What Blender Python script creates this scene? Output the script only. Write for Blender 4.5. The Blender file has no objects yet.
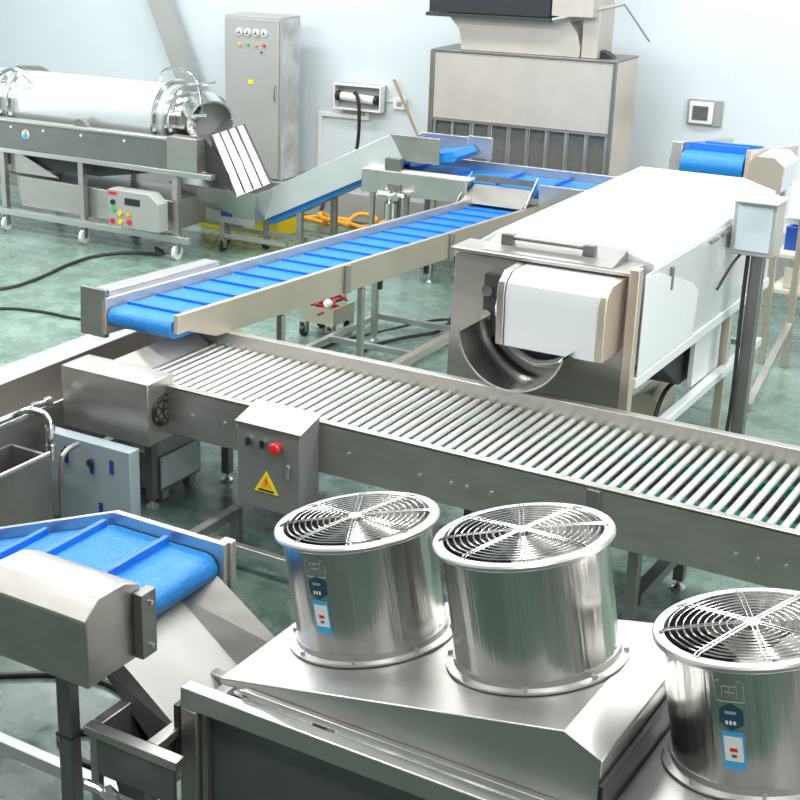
import bpy, math, random
from mathutils import Vector, Matrix
random.seed(4)
PI = math.pi
S = bpy.context.scene
COL = S.collection

# ------------------------------------------------------------------ camera, world, light, exposure
F_PX, PX0 = 1444.6, 250.0
yaw, pit, rol = -0.6003, 0.3487, -0.0008
Fv = Vector((math.sin(yaw)*math.cos(pit), math.cos(yaw)*math.cos(pit), -math.sin(pit)))
R0 = Vector((math.cos(yaw), -math.sin(yaw), 0)); U0 = R0.cross(Fv)
Rv = math.cos(rol)*R0 + math.sin(rol)*U0
Uv = -math.sin(rol)*R0 + math.cos(rol)*U0
cam = bpy.data.objects.new('camera', bpy.data.cameras.new('camera'))
COL.objects.link(cam)
M4 = Matrix((Rv, Uv, -Fv)).transposed().to_4x4()
M4.translation = Vector((0, 0, 3.2))
cam.matrix_world = M4
cam.data.sensor_width = 36; cam.data.lens = 36*F_PX/800
cam.data.shift_x = (400-PX0)/800
cam.data.clip_end = 60
S.camera = cam

w = bpy.data.worlds.new('world'); S.world = w; w.use_nodes = True
w.node_tree.nodes['Background'].inputs[0].default_value = (.8, .9, 1, 1)
w.node_tree.nodes['Background'].inputs[1].default_value = .3

def area(name, loc, sx, sy, e, col=(1, 1, 1), rot=(0, 0, 0)):
    l = bpy.data.lights.new(name, 'AREA'); l.shape = 'RECTANGLE'; l.size = sx; l.size_y = sy
    l.energy = e; l.color = col
    o = bpy.data.objects.new(name, l); COL.objects.link(o); o.location = loc; o.rotation_euler = rot
    return o
for yy, en in ((1.2, 75), (4.2, 115), (7.2, 135), (10.2, 120)):
    for xx in (-9.5, -5.0, -.5):
        area('ceiling_panel_light', (xx, yy, 4.72), 3.2, .5, en, (1, .99, .97))
# daylight from the row of windows high in the right-hand and left-hand walls of the hall
area('window_daylight', (3.9, 6.0, 3.0), 9, 2.0, 350, (1, .965, .92), (0, math.radians(90), 0))
area('window_daylight', (-13.9, 6.0, 3.4), 9, 1.6, 130, (.93, .97, 1), (0, math.radians(-90), 0))
vs = S.view_settings
vs.view_transform = 'Standard'; vs.look = 'None'; vs.gamma = 1; vs.use_curve_mapping = False
vs.exposure = 0.15

# ------------------------------------------------------------------ materials
def mat(name, col, metal=0., rough=.5, noise=0., nscale=8., bump=0., spec=None, stretch=None, rvar=0., emit=None, alpha=None):
    m = bpy.data.materials.new(name); m.use_nodes = True
    nt = m.node_tree; b = nt.nodes['Principled BSDF']
    b.inputs['Base Color'].default_value = (*col, 1); b.inputs['Metallic'].default_value = metal
    b.inputs['Roughness'].default_value = rough
    if spec is not None: b.inputs['Specular IOR Level'].default_value = spec
    if emit: b.inputs['Emission Color'].default_value = (*emit, 1); b.inputs['Emission Strength'].default_value = 1
    tc = nt.nodes.new('ShaderNodeTexCoord'); mp = nt.nodes.new('ShaderNodeMapping')
    nt.links.new(tc.outputs['Object'], mp.inputs[0])
    if stretch: mp.inputs['Scale'].default_value = stretch
    n = nt.nodes.new('ShaderNodeTexNoise'); n.inputs['Scale'].default_value = nscale; n.inputs['Detail'].default_value = 5
    nt.links.new(mp.outputs[0], n.inputs[0])
    if noise:
        r = nt.nodes.new('ShaderNodeMapRange'); r.inputs[1].default_value = .3; r.inputs[2].default_value = .7
        r.inputs[3].default_value = 1-noise; r.inputs[4].default_value = 1+noise*.4
        nt.links.new(n.outputs[0], r.inputs[0])
        mx = nt.nodes.new('ShaderNodeVectorMath'); mx.operation = 'SCALE'; mx.inputs[0].default_value = col
        nt.links.new(r.outputs[0], mx.inputs['Scale']); nt.links.new(mx.outputs[0], b.inputs['Base Color'])
    if rvar:
        r = nt.nodes.new('ShaderNodeMapRange'); r.inputs[3].default_value = rough-rvar; r.inputs[4].default_value = rough+rvar
        nt.links.new(n.outputs[0], r.inputs[0]); nt.links.new(r.outputs[0], b.inputs['Roughness'])
    if bump:
        bp = nt.nodes.new('ShaderNodeBump'); bp.inputs['Strength'].default_value = bump; bp.inputs['Distance'].default_value = .01
        nt.links.new(n.outputs[0], bp.inputs['Height']); nt.links.new(bp.outputs[0], b.inputs['Normal'])
    return m
STEEL = mat('brushed_steel', (.54, .515, .49), .92, .36, .10, 5, .06, stretch=(1, 1, 4), rvar=.07)
STEEL_D = mat('dull_steel', (.27, .27, .26), .85, .45, .12, 6, .05, rvar=.06)
STEEL_B = mat('bright_steel', (.62, .615, .60), .9, .34, .06, 5, .05, rvar=.06)
CHROME = mat('polished_steel', (.72, .72, .71), 1, .16, .05, 4, .10)
FANM = mat('spun_steel', (.64, .63, .61), 1, .22, .10, 13, 1.0, stretch=(1, 1, .05), rvar=.05)
fn = FANM.node_tree; mp0 = [n for n in fn.nodes if n.type == 'MAPPING'][0]; tc0 = [n for n in fn.nodes if n.type == 'TEX_COORD'][0]
mp1 = fn.nodes.new('ShaderNodeMapping'); mp1.inputs['Rotation'].default_value = (0, .191, 0)
fn.links.new(tc0.outputs['Object'], mp1.inputs[0]); fn.links.new(mp1.outputs[0], mp0.inputs[0])
ROLL = mat('roller_steel', (.80, .80, .78), .8, .34, .05, 6)
PLATE = mat('matt_steel_plate', (.42, .425, .41), .6, .5, .08, 6)
WARM = mat('warm_steel', (.68, .59, .50), .75, .38, .08, 3, .05)  # warm tint; on the belt conveyor rails it paints in warm reflections
HOODM = mat('used_steel', (.56, .515, .465), .4, .5, .10, 4, .05)
WHITE = mat('white_filmed_steel', (.70, .73, .76), .15, .32, .02, 3, .02)
SILK = mat('pale_filmed_steel', (.70, .73, .76), .45, .3, .05, 2.2, .25, stretch=(1, 1, 3))
FILM = mat('blue_film', (.32, .38, .42), .1, .3, .05, 3)
BLUE = mat('blue_belt', (.012, .225, .64), 0, .32, .35, 110, .5)
BLUED = mat('blue_cleat', (.012, .15, .62), 0, .35)
BLUET = mat('blue_tape', (.02, .04, .30), 0, .4)
GREEN = mat('green_strip', (.0, .28, .17), 0, .4)
BLACK = mat('black_rubber', (.02, .02, .02), 0, .5)
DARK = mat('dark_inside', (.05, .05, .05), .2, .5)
GAP = mat('grey_mesh', (.17, .17, .165), .4, .5, .2, 30)
RED = mat('red_plastic', (.70, .02, .02), 0, .3)
YEL = mat('yellow_plastic', (.85, .62, .02), 0, .4)
ORANGE = mat('orange_hose', (.90, .42, .03), 0, .5, .2, 20)
CABM = mat('cabinet_paint', (.40, .41, .40), .1, .4, .04, 4)
CBOX = mat('dark_grey_box_paint', (.22, .225, .22), .3, .4, .04, 4)
CABS = mat('cabinet_side_film', (.55, .57, .57), .1, .35, .35, 5, .1)
WHITEP = mat('white_plastic', (.85, .86, .86), 0, .4)
GREYP = mat('grey_plastic', (.35, .36, .36), 0, .4)
GREENL = mat('green_lamp', (.05, .55, .15), 0, .3)
YELL = mat('yellow_sign', (.90, .75, .02), 0, .4)
NAVY = mat('navy_label', (.02, .07, .12), 0, .3)
SKYB = mat('sky_blue_label', (.05, .42, .78), 0, .3)
INK = mat('dark_ink', (.12, .15, .16), .3, .4)
WOOD = mat('wooden_stick', (.35, .26, .17), 0, .6)
CREAM = mat('cream_board', (.72, .68, .60), 0, .6)
PALEBLUE = mat('pale_blue_sheet', (.55, .62, .67), .05, .35)

def floor_mat():
    m = mat('green_epoxy_floor', (.20, .36, .29), 0, .28)
    nt = m.node_tree; b = nt.nodes['Principled BSDF']
    tc = nt.nodes.new('ShaderNodeTexCoord')
    n1 = nt.nodes.new('ShaderNodeTexNoise'); n1.inputs['Scale'].default_value = .9; n1.inputs['Detail'].default_value = 8; n1.inputs['Roughness'].default_value = .65
    n2 = nt.nodes.new('ShaderNodeTexNoise'); n2.inputs['Scale'].default_value = 5; n2.inputs['Detail'].default_value = 8; n2.inputs['Roughness'].default_value = .7
    r = nt.nodes.new('ShaderNodeValToRGB'); e = r.color_ramp.elements
    e[0].position = .36; e[0].color = (.075, .125, .10, 1); e[1].position = .62; e[1].color = (.235, .35, .295, 1)
    mx = nt.nodes.new('ShaderNodeMath'); mx.operation = 'MULTIPLY_ADD'; mx.inputs[1].default_value = .5
    ad = nt.nodes.new('ShaderNodeMath'); ad.operation = 'MULTIPLY'; ad.inputs[1].default_value = .5
    for n in (n1, n2): nt.links.new(tc.outputs['Object'], n.inputs[0])
    nt.links.new(n2.outputs[0], ad.inputs[0])
    nt.links.new(n1.outputs[0], mx.inputs[0]); nt.links.new(ad.outputs[0], mx.inputs[2]); nt.links.new(mx.outputs[0], r.inputs[0])
    # dark patch around the near machines: shade between them painted into floor colour
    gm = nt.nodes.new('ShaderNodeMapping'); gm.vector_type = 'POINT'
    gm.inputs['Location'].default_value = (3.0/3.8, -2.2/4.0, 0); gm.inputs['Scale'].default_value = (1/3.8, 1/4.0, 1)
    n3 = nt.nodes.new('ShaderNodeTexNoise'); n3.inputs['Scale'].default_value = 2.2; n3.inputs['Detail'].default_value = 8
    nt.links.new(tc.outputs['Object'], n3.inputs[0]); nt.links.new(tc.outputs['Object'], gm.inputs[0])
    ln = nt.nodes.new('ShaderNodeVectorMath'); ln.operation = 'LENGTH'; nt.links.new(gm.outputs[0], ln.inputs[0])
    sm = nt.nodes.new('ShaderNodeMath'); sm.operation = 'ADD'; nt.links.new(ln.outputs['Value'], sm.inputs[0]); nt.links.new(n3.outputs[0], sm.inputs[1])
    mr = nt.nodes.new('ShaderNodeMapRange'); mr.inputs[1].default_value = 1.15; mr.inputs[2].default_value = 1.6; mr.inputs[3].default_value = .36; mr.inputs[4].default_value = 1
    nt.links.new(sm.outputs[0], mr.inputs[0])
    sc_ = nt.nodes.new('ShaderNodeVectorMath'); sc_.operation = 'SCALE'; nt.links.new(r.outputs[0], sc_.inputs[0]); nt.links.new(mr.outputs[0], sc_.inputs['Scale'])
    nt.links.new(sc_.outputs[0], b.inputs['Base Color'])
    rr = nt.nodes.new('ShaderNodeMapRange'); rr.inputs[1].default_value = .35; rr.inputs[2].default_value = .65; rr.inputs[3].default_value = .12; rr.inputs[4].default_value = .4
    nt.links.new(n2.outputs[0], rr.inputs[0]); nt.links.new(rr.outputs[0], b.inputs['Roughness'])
    return m
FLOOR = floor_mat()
def wall_mat():
    m = mat('insulated_wall_panel', (.70, .765, .81), 0, .45, .03, .8)
    nt = m.node_tree; b = nt.nodes['Principled BSDF']
    wv = nt.nodes.new('ShaderNodeTexWave'); wv.wave_profile = 'SAW'; wv.inputs['Scale'].default_value = .34
    tc = nt.nodes.new('ShaderNodeTexCoord'); nt.links.new(tc.outputs['Object'], wv.inputs[0])
    r = nt.nodes.new('ShaderNodeMath'); r.operation = 'GREATER_THAN'; r.inputs[1].default_value = .992
    nt.links.new(wv.outputs['Fac'], r.inputs[0])
    bp = nt.nodes.new('ShaderNodeBump'); bp.inputs['Strength'].default_value = .5; bp.inputs['Distance'].default_value = -.01
    nt.links.new(r.outputs[0], bp.inputs['Height']); nt.links.new(bp.outputs[0], b.inputs['Normal'])
    return m
WALL = wall_mat()
CEIL = mat('ceiling_white', (.78, .8, .8), 0, .6)
FARW = mat('grey_wall', (.30, .30, .295), 0, .6)
CURB = mat('grey_curb', (.34, .34, .35), 0, .5, .08, 4)

# ------------------------------------------------------------------ mesh helpers
class MB:
    def __init__(s, T=None): s.v = []; s.f = []; s.T = T
    def add(s, vs, fs):
        k = len(s.v)
        s.v += [(s.T @ Vector(p)) if s.T else Vector(p) for p in vs]
        s.f += [tuple(i+k for i in f) for f in fs]; return s
    def box(s, x0, x1, y0, y1, z0, z1):
        return s.add([(x, y, z) for x in (x0, x1) for y in (y0, y1) for z in (z0, z1)],
                     [(0, 1, 3, 2), (4, 6, 7, 5), (0, 4, 5, 1), (2, 3, 7, 6), (0, 2, 6, 4), (1, 5, 7, 3)])
    def hexa(s, q):      # eight corners: bottom four, top four
        return s.add(q, [(0, 3, 2, 1), (4, 5, 6, 7), (0, 1, 5, 4), (1, 2, 6, 5), (2, 3, 7, 6), (3, 0, 4, 7)])
    def sheet(s, a, b, c, d, t=.004):
        a, b, c, d = map(Vector, (a, b, c, d)); n = (b-a).cross(d-a).normalized()*t
        return s.hexa([a-n, b-n, c-n, d-n, a, b, c, d])
    def prism(s, poly, ax, a0, a1):
        n = len(poly)
        def P(u, v, a): return {'x': (a, u, v), 'y': (u, a, v), 'z': (u, v, a)}[ax]
        vs = [P(u, v, a0) for u, v in poly]+[P(u, v, a1) for u, v in poly]
        return s.add(vs, [tuple(range(n)), tuple(range(2*n-1, n-1, -1))]+[(i, (i+1) % n, n+(i+1) % n, n+i) for i in range(n)])
    def bar(s, p, q, w, h, up=(0, 0, 1)):
        p, q = Vector(p), Vector(q); d = (q-p).normalized(); u = Vector(up)
        if abs(d.dot(u)) > .98: u = Vector((0, 1, 0))
        r = d.cross(u).normalized()*w/2; u = r.cross(d).normalized()*h/2
        return s.hexa([p-r-u, p+r-u, q+r-u, q-r-u, p-r+u, p+r+u, q+r+u, q-r+u])
    def cyl(s, p, q, r, n=16, r2=None, caps=True):
        p, q = Vector(p), Vector(q); r2 = r if r2 is None else r2
        d = (q-p).normalized(); a = Vector((0, 0, 1)) if abs(d.z) < .9 else Vector((1, 0, 0))
        u = d.cross(a).normalized(); v = d.cross(u)
        vs = [p+(u*math.cos(t)+v*math.sin(t))*r for t in [2*PI*i/n for i in range(n)]]
        vs += [q+(u*math.cos(t)+v*math.sin(t))*r2 for t in [2*PI*i/n for i in range(n)]]
        fs = [(i, (i+1) % n, n+(i+1) % n, n+i) for i in range(n)]
        if caps: fs += [tuple(range(n))[::-1], tuple(range(n, 2*n))]
        return s.add(vs, fs)
    def lathe(s, c, d, prof, n=48, a0=0, a1=2*PI):     # prof: (radius, height along d)
        c, d = Vector(c), Vector(d).normalized(); a = Vector((1, 0, 0)) if abs(d.x) < .9 else Vector((0, 1, 0))
        u = (a-d*a.dot(d)).normalized(); v = d.cross(u); full = abs(a1-a0-2*PI) < 1e-6
        m = n if full else n+1; vs = []
        for i in range(m):
            t = a0+(a1-a0)*i/n; e = u*math.cos(t)+v*math.sin(t)
            vs += [c+e*r+d*h for r, h in prof]
        k = len(prof); fs = []
        for i in range(n):
            j = (i+1) % m
            for q in range(k-1): fs.append((i*k+q, j*k+q, j*k+q+1, i*k+q+1))
        return s.add(vs, fs)
    def torus(s, c, d, R, r, n=48, k=6, a0=0, a1=2*PI):
        return s.lathe(c, d, [(R+r*math.cos(2*PI*i/k), r*math.sin(2*PI*i/k)) for i in range(k+1)], n, a0, a1)
    def tube(s, pts, r, n=8, smooth=3):
        P = [Vector(p) for p in pts]
        for _ in range(smooth):
            Q = [P[0]]
            for i in range(len(P)-1): Q += [P[i]*.75+P[i+1]*.25, P[i]*.25+P[i+1]*.75]
            P = Q+[P[-1]]
        vs = []; m = len(P); u = None
        for i, p in enumerate(P):
            d = (P[min(i+1, m-1)]-P[max(i-1, 0)]).normalized()
            if u is None: a = Vector((0, 0, 1)) if abs(d.z) < .9 else Vector((1, 0, 0)); u = d.cross(a).normalized()
            u = (u-d*u.dot(d)).normalized(); v = d.cross(u)
            vs += [p+(u*math.cos(2*PI*j/n)+v*math.sin(2*PI*j/n))*r for j in range(n)]
        fs = [(i*n+j, i*n+(j+1) % n, (i+1)*n+(j+1) % n, (i+1)*n+j) for i in range(m-1) for j in range(n)]
        fs += [tuple(range(n))[::-1], tuple(range((m-1)*n, m*n))]
        return s.add(vs, fs)
    def sph(s, c, r, n=12):
        prof = [(max(1e-4, r*math.sin(PI*i/8)), -r*math.cos(PI*i/8)) for i in range(9)]
        return s.lathe(c, (0, 0, 1), prof, n)
    def build(s, name, m, parent=None, bevel=0, label=None):
        off = ORG.get(parent.name, Vector()) if parent else Vector()
        me = bpy.data.meshes.new(name); me.from_pydata([p-off for p in s.v], [], s.f); me.update()
        import bmesh
        bm = bmesh.new(); bm.from_mesh(me); bmesh.ops.recalc_face_normals(bm, faces=bm.faces); bm.to_mesh(me); bm.free()
        me.shade_smooth(); me.set_sharp_from_angle(angle=math.radians(32))
        me.materials.append(m)
        o = bpy.data.objects.new(name, me); COL.objects.link(o)
        if parent: o.parent = parent
        ORG[o.name] = off
        if bevel:
            b = o.modifiers.new('bevel', 'BEVEL'); b.width = bevel; b.segments = 2; b.limit_method = 'ANGLE'; b.angle_limit = math.radians(40)
        if label: o['label'] = label
        return o
ORG = {}
def thing(name, label, cat, loc=(0, 0, 0), group=None):
    o = bpy.data.objects.new(name, None); COL.objects.link(o); o.location = loc; o.empty_display_size = .1
    ORG[o.name] = Vector(loc); o['label'] = label; o['category'] = cat
    if group: o['group'] = group
    return o
def tag(o, label, cat, group=None, kind=None):
    o['label'] = label; o['category'] = cat
    if group: o['group'] = group
    if kind: o['kind'] = kind
    return o
def struct(name, mb, m, bevel=0):
    o = mb.build(name, m, None, bevel); o['kind'] = 'structure'; return o
def shift(o, d):        # linked copy of a part, moved by d
    c = o.copy(); COL.objects.link(c); c.parent = o.parent; c.location = o.location+Vector(d); ORG[c.name] = ORG[o.name]; return c
def caster(par, x, y, h=.11, r=.045, m=GREYP):
    w = MB().cyl((x-.016, y, r), (x+.016, y, r), r, 18).build('caster', m, par)
    MB().box(x-.028, x-.02, y-.025, y+.025, r-.01, h).box(x+.02, x+.028, y-.025, y+.025, r-.01, h).box(x-.03, x+.03, y-.03, y+.03, h-.008, h).build('fork', STEEL_B, w)
def foot_pad(par, x, y, h=.06):
    MB().lathe((x, y, 0), (0, 0, 1), [(1e-4, 0), (.035, 0), (.035, .012), (.012, .03), (.010, h), (1e-4, h)], 16).build('foot', STEEL_B, par)

# ------------------------------------------------------------------ the room
X0, X1, Y0, Y1, ZC = -14.2, 4.2, -4.5, 12.65, 4.8
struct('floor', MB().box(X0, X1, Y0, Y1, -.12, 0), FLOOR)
struct('ceiling', MB().box(X0, X1, Y0, Y1, ZC, ZC+.12), CEIL)
struct('wall_back', MB().box(X0, X1, Y1, Y1+.12, 0, ZC), WALL)
struct('wall_left', MB().box(X0-.12, X0, Y0, Y1, 0, ZC), WALL)
struct('wall_right', MB().box(X1, X1+.12, Y0, Y1, 0, ZC), FARW)
struct('wall_front', MB().box(X0, X1, Y0-.12, Y0, 0, ZC), FARW)
struct('trim_1', MB().box(X0, X1, 12.02, Y1, 0, .30), CURB, .02)

# ------------------------------------------------------------------ roller conveyor
rc = thing('roller_conveyor', 'long stainless steel roller conveyor crossing the hall, with many parallel rollers', 'conveyor', (-4.4, 5.5, 0))
XE = -.55
MB().box(-4.28, XE, 5.50, 5.53, .49, .745).box(-4.28, XE, 5.50, 5.545, .735, .75).build('side_rail', STEEL, rc, .003)
MB().box(-4.75, XE, 6.31, 6.36, .49, .79).build('side_rail', STEEL, rc, .003)
nroll = 70
ro = None
for i in range(nroll):
    x = -4.56+i*.0565
    if ro is None: ro = MB().cyl((x, 5.535, .70), (x, 6.308, .70), .0168, 14).build('roller', ROLL, rc)
    else: shift(ro, (i*.0565, 0, 0))
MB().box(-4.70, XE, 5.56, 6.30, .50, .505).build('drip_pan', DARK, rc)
for yy in (5.80, 6.20):
    g = MB().box(-3.6, XE, yy, yy+.045, .60, .64).build('guide_strip', GREEN, rc, label='green plastic guide strip under the rollers')
# legs
for (lx, ly) in ((-4.45, 5.57), (-4.33, 6.10), (-1.80, 5.56), (-1.80, 6.24), (-2.9, 6.24)):
    MB().box(lx-.025, lx+.025, ly-.025, ly+.025, .05, .499).build('leg', STEEL_D, rc, .003); foot_pad(rc, lx, ly)
MB().box(-1.83, -1.77, 5.60, 6.20, .2, .25).build('cross_bar', STEEL_D, rc)
MB().box(-4.47, -4.41, 5.6, 6.28, .44, .49).build('cross_bar', STEEL_D, rc)
MB().box(-2.015, -1.955, 5.485, 5.50, .50, .735).build('joint_plate', STEEL_D, rc, .002)
for bx in (-4.12, -3.92, -3.84, -3.2, -2.82, -2.66, -2.58, -2.46, -1.37, -1.28, -1.17):
    MB().cyl((bx, 5.49, .62-.02*(bx > -3)), (bx, 5.50, .62-.02*(bx > -3)), .009, 10).build('bolt', STEEL_B, rc)
# end guide plate under the blue belt
MB().sheet((-4.59, 5.57, .705), (-4.59, 6.30, .705), (-4.71, 6.30, .78), (-4.71, 5.57, .78), .005).build('end_guide', HOODM, rc)
MB().box(-4.73, -4.715, 5.62, 6.30, .50, .77).build('end_plate', STEEL_D, rc, .003)
# drive cover box
dc = MB().box(-4.85, -4.28, 5.34, 5.56, .46, .80).build('drive_cover', STEEL, rc, .006, 'square stainless drive cover box with round vent')
v = MB()
v.torus((-4.279, 5.46, .63), (1, 0, 0), .082, .006, 32, 6)
v.torus((-4.279, 5.46, .63), (1, 0, 0), .050, .004, 32, 6)
for k in range(5):
    a = k*2*PI/5
    v.torus((-4.279, 5.46, .63), (1, 0, 0), .066, .009, 6, 6, a+.2, a+.95)
    v.bar((-4.279, 5.46+.012*math.cos(a), .63+.012*math.sin(a)), (-4.279, 5.46+.05*math.cos(a), .63+.05*math.sin(a)), .008, .006, (1, 0, 0))
v.cyl((-4.281, 5.46, .63), (-4.276, 5.46, .63), .014, 16)
v.build('round_vent', BLACK, dc)
# control box on the near side
cb = MB().prism([(5.32, .31), (5.498, .31), (5.498, .785), (5.32, .735)], 'x', -3.715, -3.360).build('control_box', CBOX, rc, .004, 'grey electric control box with knobs and warning triangle')
MB().sheet((-3.725, 5.31, .740), (-3.350, 5.31, .740), (-3.350, 5.50, .792), (-3.725, 5.50, .792), .006).build('box_lid', PLATE, cb, .002)
for kx in (-3.640, -3.560):
    MB().cyl((kx, 5.32, .655), (kx, 5.30, .655), .019, 18).build('knob', CHROME, cb)
    MB().box(kx-.004, kx+.004, 5.285, 5.302, .635, .675).build('pointer', BLACK, cb)
MB().cyl((-3.475, 5.32, .655), (-3.475, 5.295, .655), .017, 18).lathe((-3.475, 5.295, .655), (0, -1, 0), [(.017, 0), (.028, .004), (.030, .018), (.024, .028), (1e-4, .032)], 20).build('stop_button', RED, cb)
MB().box(-3.430, -3.410, 5.306, 5.32, .50, .575).build('latch', CHROME, cb, .004)
t = MB().prism([(-3.615, .40), (-3.475, .40), (-3.545, .515)], 'y', 5.316, 5.319).build('warning_sign', YELL, cb, .001)
MB().prism([(-3.580, .43), (-3.510, .43), (-3.545, .49)], 'y', 5.314, 5.3155).build('inner_triangle', ORANGE, cb)
MB().prism([(-3.541, .485), (-3.553, .460), (-3.545, .460), (-3.549, .437), (-3.535, .465), (-3.543, .465)], 'y', 5.312, 5.3135).build('lightning_bolt', RED, cb)
MB().box(-3.590, -3.500, 5.314, 5.3155, .408, .418).build('sign_text', BLACK, cb)

# ------------------------------------------------------------------ blue belt conveyor with cleats, sloping gently away
TB = Matrix.Translation((0, 5.84, .965)) @ Matrix.Rotation(-math.atan(.055), 4, 'X')   # local: x world, y along belt, z up from belt top
bc = thing('belt_conveyor', 'long blue cleated belt conveyor sloping down from the roller conveyor to the back machine', 'conveyor', (-4.7, 6, 0))
LB = 5.0
def loop_belt(T, x0, x1, L, th, name, m, par, n=10):
    prof = [(0+0, 0)]; r = th/2; poly = []
    for i in range(n+1): a = PI/2+PI*i/n; poly.append((r+r*math.cos(a), -r+r*math.sin(a)))
    for i in range(n+1): a = -PI/2+PI*i/n; poly.append((L-r+r*math.cos(a), -r+r*math.sin(a)))
    return MB(T).prism(poly, 'x', x0, x1).build(name, m, par)
loop_belt(TB, -4.945, -4.515, LB, .105, 'belt', BLUE, bc)
cl = None
for i in range(18):
    yy = .16+i*.262
    cl = MB(TB).box(-4.935, -4.525, yy, yy+.028, 0, .014).build('cleat', BLUED, bc)
MB(TB).prism([(.02, .035), (.02, -.07), (.12, -.07), (.38, -.15), (LB, -.15), (LB, .035)], 'x', -4.505, -4.475).build('side_rail', WARM, bc, .003)
MB(TB).box(-4.985, -4.955, .0, LB, -.15, .055).build('side_rail', WARM, bc, .003)
MB(TB).box(-4.47, -4.455, 1.75, 1.80, -.15, .03).box(-4.47, -4.455, 3.2, 3.25, -.15, .03).build('joint_strip', STEEL, bc)
MB(TB).prism([(-4.99, -.15), (-5.12, -.15), (-5.13, .05), (-5.10, .085), (-4.99, .085)], 'y', .04, 1.12).build('drive_cover', STEEL_B, bc, .006)
MB(TB).box(-5.14, -4.96, .0, .035, -.17, .10).build('end_plate', STEEL_D, bc, .004)
MB(TB).cyl((-4.97, .05, -.055), (-4.49, .05, -.055), .02, 12).build('shaft', CHROME, bc)
for (lx, ly, h) in ((-4.50, 6.9, .74), (-4.50, 7.85, .69), (-4.93, 8.8, .64), (-4.96, 6.9, .74), (-4.95, 10.3, .55), (-4.49, 10.3, .55)):
    MB().box(lx-.02, lx+.02, ly-.02, ly+.02, .05, h).build('leg', STEEL, bc, .003); foot_pad(bc, lx, ly)
MB().box(-5.13, -5.09, 7.95, 9.2, .06, .10).build('base_bar', STEEL_B, bc)
MB().box(-4.44, -4.38, 7.2, 9.5, .06, .11).build('base_bar', WARM, bc)
MB().box(-5.09, -3.9, 9.14, 9.18, .06, .10).build('base_bar', STEEL_B, bc)
MB().box(-5.09, -4.44, 8.45, 8.49, .06, .10).build('base_bar', STEEL_B, bc)
MB(TB).cyl((-4.49, 2.9, -.151), (-4.49, 2.9, -.21), .02, 10).build('cable_gland', BLACK, bc)
MB(TB).cyl((-4.49, 2.25, -.151), (-4.49, 2.25, -.21), .018, 10).build('cable_gland', BLACK, bc)

# ------------------------------------------------------------------ drum washer with white cover
dw = thing('drum_washer', 'big drum washing machine with a long white sheet metal cover and curved outlet chute', 'washing machine', (-2.8, 6.6, 0))
# front plate with side slot and curved outlet
MB().prism([(-3.27, .68), (-2.30, .68), (-2.30, 1.36), (-3.25, 1.36)], 'y', 6.64, 6.66).build('front_plate', STEEL, dw, .003)
MB().box(-3.28, -2.30, 6.62, 6.70, .62, .68).build('bottom_beam', STEEL_D, dw, .004)
MB().box(-3.26, -2.30, 6.60, 6.82, 1.375, 1.395).build('front_ledge', STEEL, dw, .004)
MB().box(-2.295, -2.245, 6.58, 6.64, .05, 1.42).build('leg', WARM, dw, .004); foot_pad(dw, -2.27, 6.61)
MB().box(-3.28, -3.24, 6.64, 6.68, .05, .62).build('leg', STEEL, dw, .004); foot_pad(dw, -3.26, 6.66)
for ly in (8.30, 8.90):
    for lx in (-2.28, -3.22): MB().box(lx-.025, lx+.025, ly-.025, ly+.025, .05, .80).build('leg', WARM, dw, .003); foot_pad(dw, lx, ly)
# white gearbox cover on the face
pr = [(6.635, 1.36), (6.46, 1.355), (6.40, 1.31), (6.385, 1.255), (6.40, .985), (6.635, .985)]
MB().prism(pr, 'x', -2.845, -2.365).build('drive_cover', WHITE, dw, .004, 'white drive cover over the outlet')
MB().prism([(a-.012 if a < 6.6 else a, b+.006) for a, b in pr], 'x', -2.885, -2.847).build('cover_end', STEEL, dw, .004)
MB().prism([(a-.008 if a < 6.6 else a, b+.004) for a, b in pr], 'x', -2.363, -2.325).build('cover_end', WARM, dw, .004)
MB().box(-3.06, -2.93, 6.60, 6.638, .97, 1.28).build('slot', DARK, dw, 0, 'dark opening beside the drive cover')
for wz in (1.20, 1.07): MB().cyl((-3.03, 6.595, wz), (-3.03, 6.57, wz), .03, 14).build('guide_wheel', CHROME, dw)
# curved outlet chute: half ring pointing at the rollers
MB().lathe((-2.74, 6.63, 1.09), (0, -1, 0), [(.275, 0), (.275, .38), (.285, .38), (.285, 0)], 30, PI+.10, 2*PI-.25).build('outlet_chute', CHROME, dw, 0, 'curved polished steel outlet chute')
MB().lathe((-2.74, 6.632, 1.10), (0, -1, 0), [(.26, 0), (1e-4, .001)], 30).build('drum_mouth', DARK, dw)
MB().torus((-2.74, 6.60, 1.10), (0, 1, 0), .235, .018, 32, 8).build('drum_ring', CHROME, dw)
# white roof
roof = [(-3.22, .86), (-3.22, 1.38), (-3.11, 1.455), (-2.46, 1.455), (-2.26, 1.395), (-2.26, .86)]
MB().prism(roof, 'y', 6.84, 8.95).build('cover', WHITE, dw, .006, 'long white sheet metal cover with chamfered right edge')
MB().box(-2.257, -2.247, 6.70, 8.94, .862, 1.37).build('side_panel', SILK, dw, .003)
MB().prism([(6.66, .862), (6.66, 1.37), (6.85, 1.35), (7.42, 1.17), (7.52, 1.10), (7.50, .862)], 'x', -2.243, -2.236).build('access_panel', WHITE, dw, .002)
MB().box(-3.23, -3.21, 6.68, 6.92, .80, 1.36).build('side_panel', SILK, dw)
for hy in (7.05, 8.1): MB().box(-2.245, -2.230, hy-.012, hy+.012, 1.22, 1.34).build('latch', STEEL_D, dw, .003)
for hy in (7.65, 7.85): MB().box(-2.246, -2.228, hy, hy+.12, 1.335, 1.35).build('hinge', STEEL_D, dw, .003)
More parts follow.
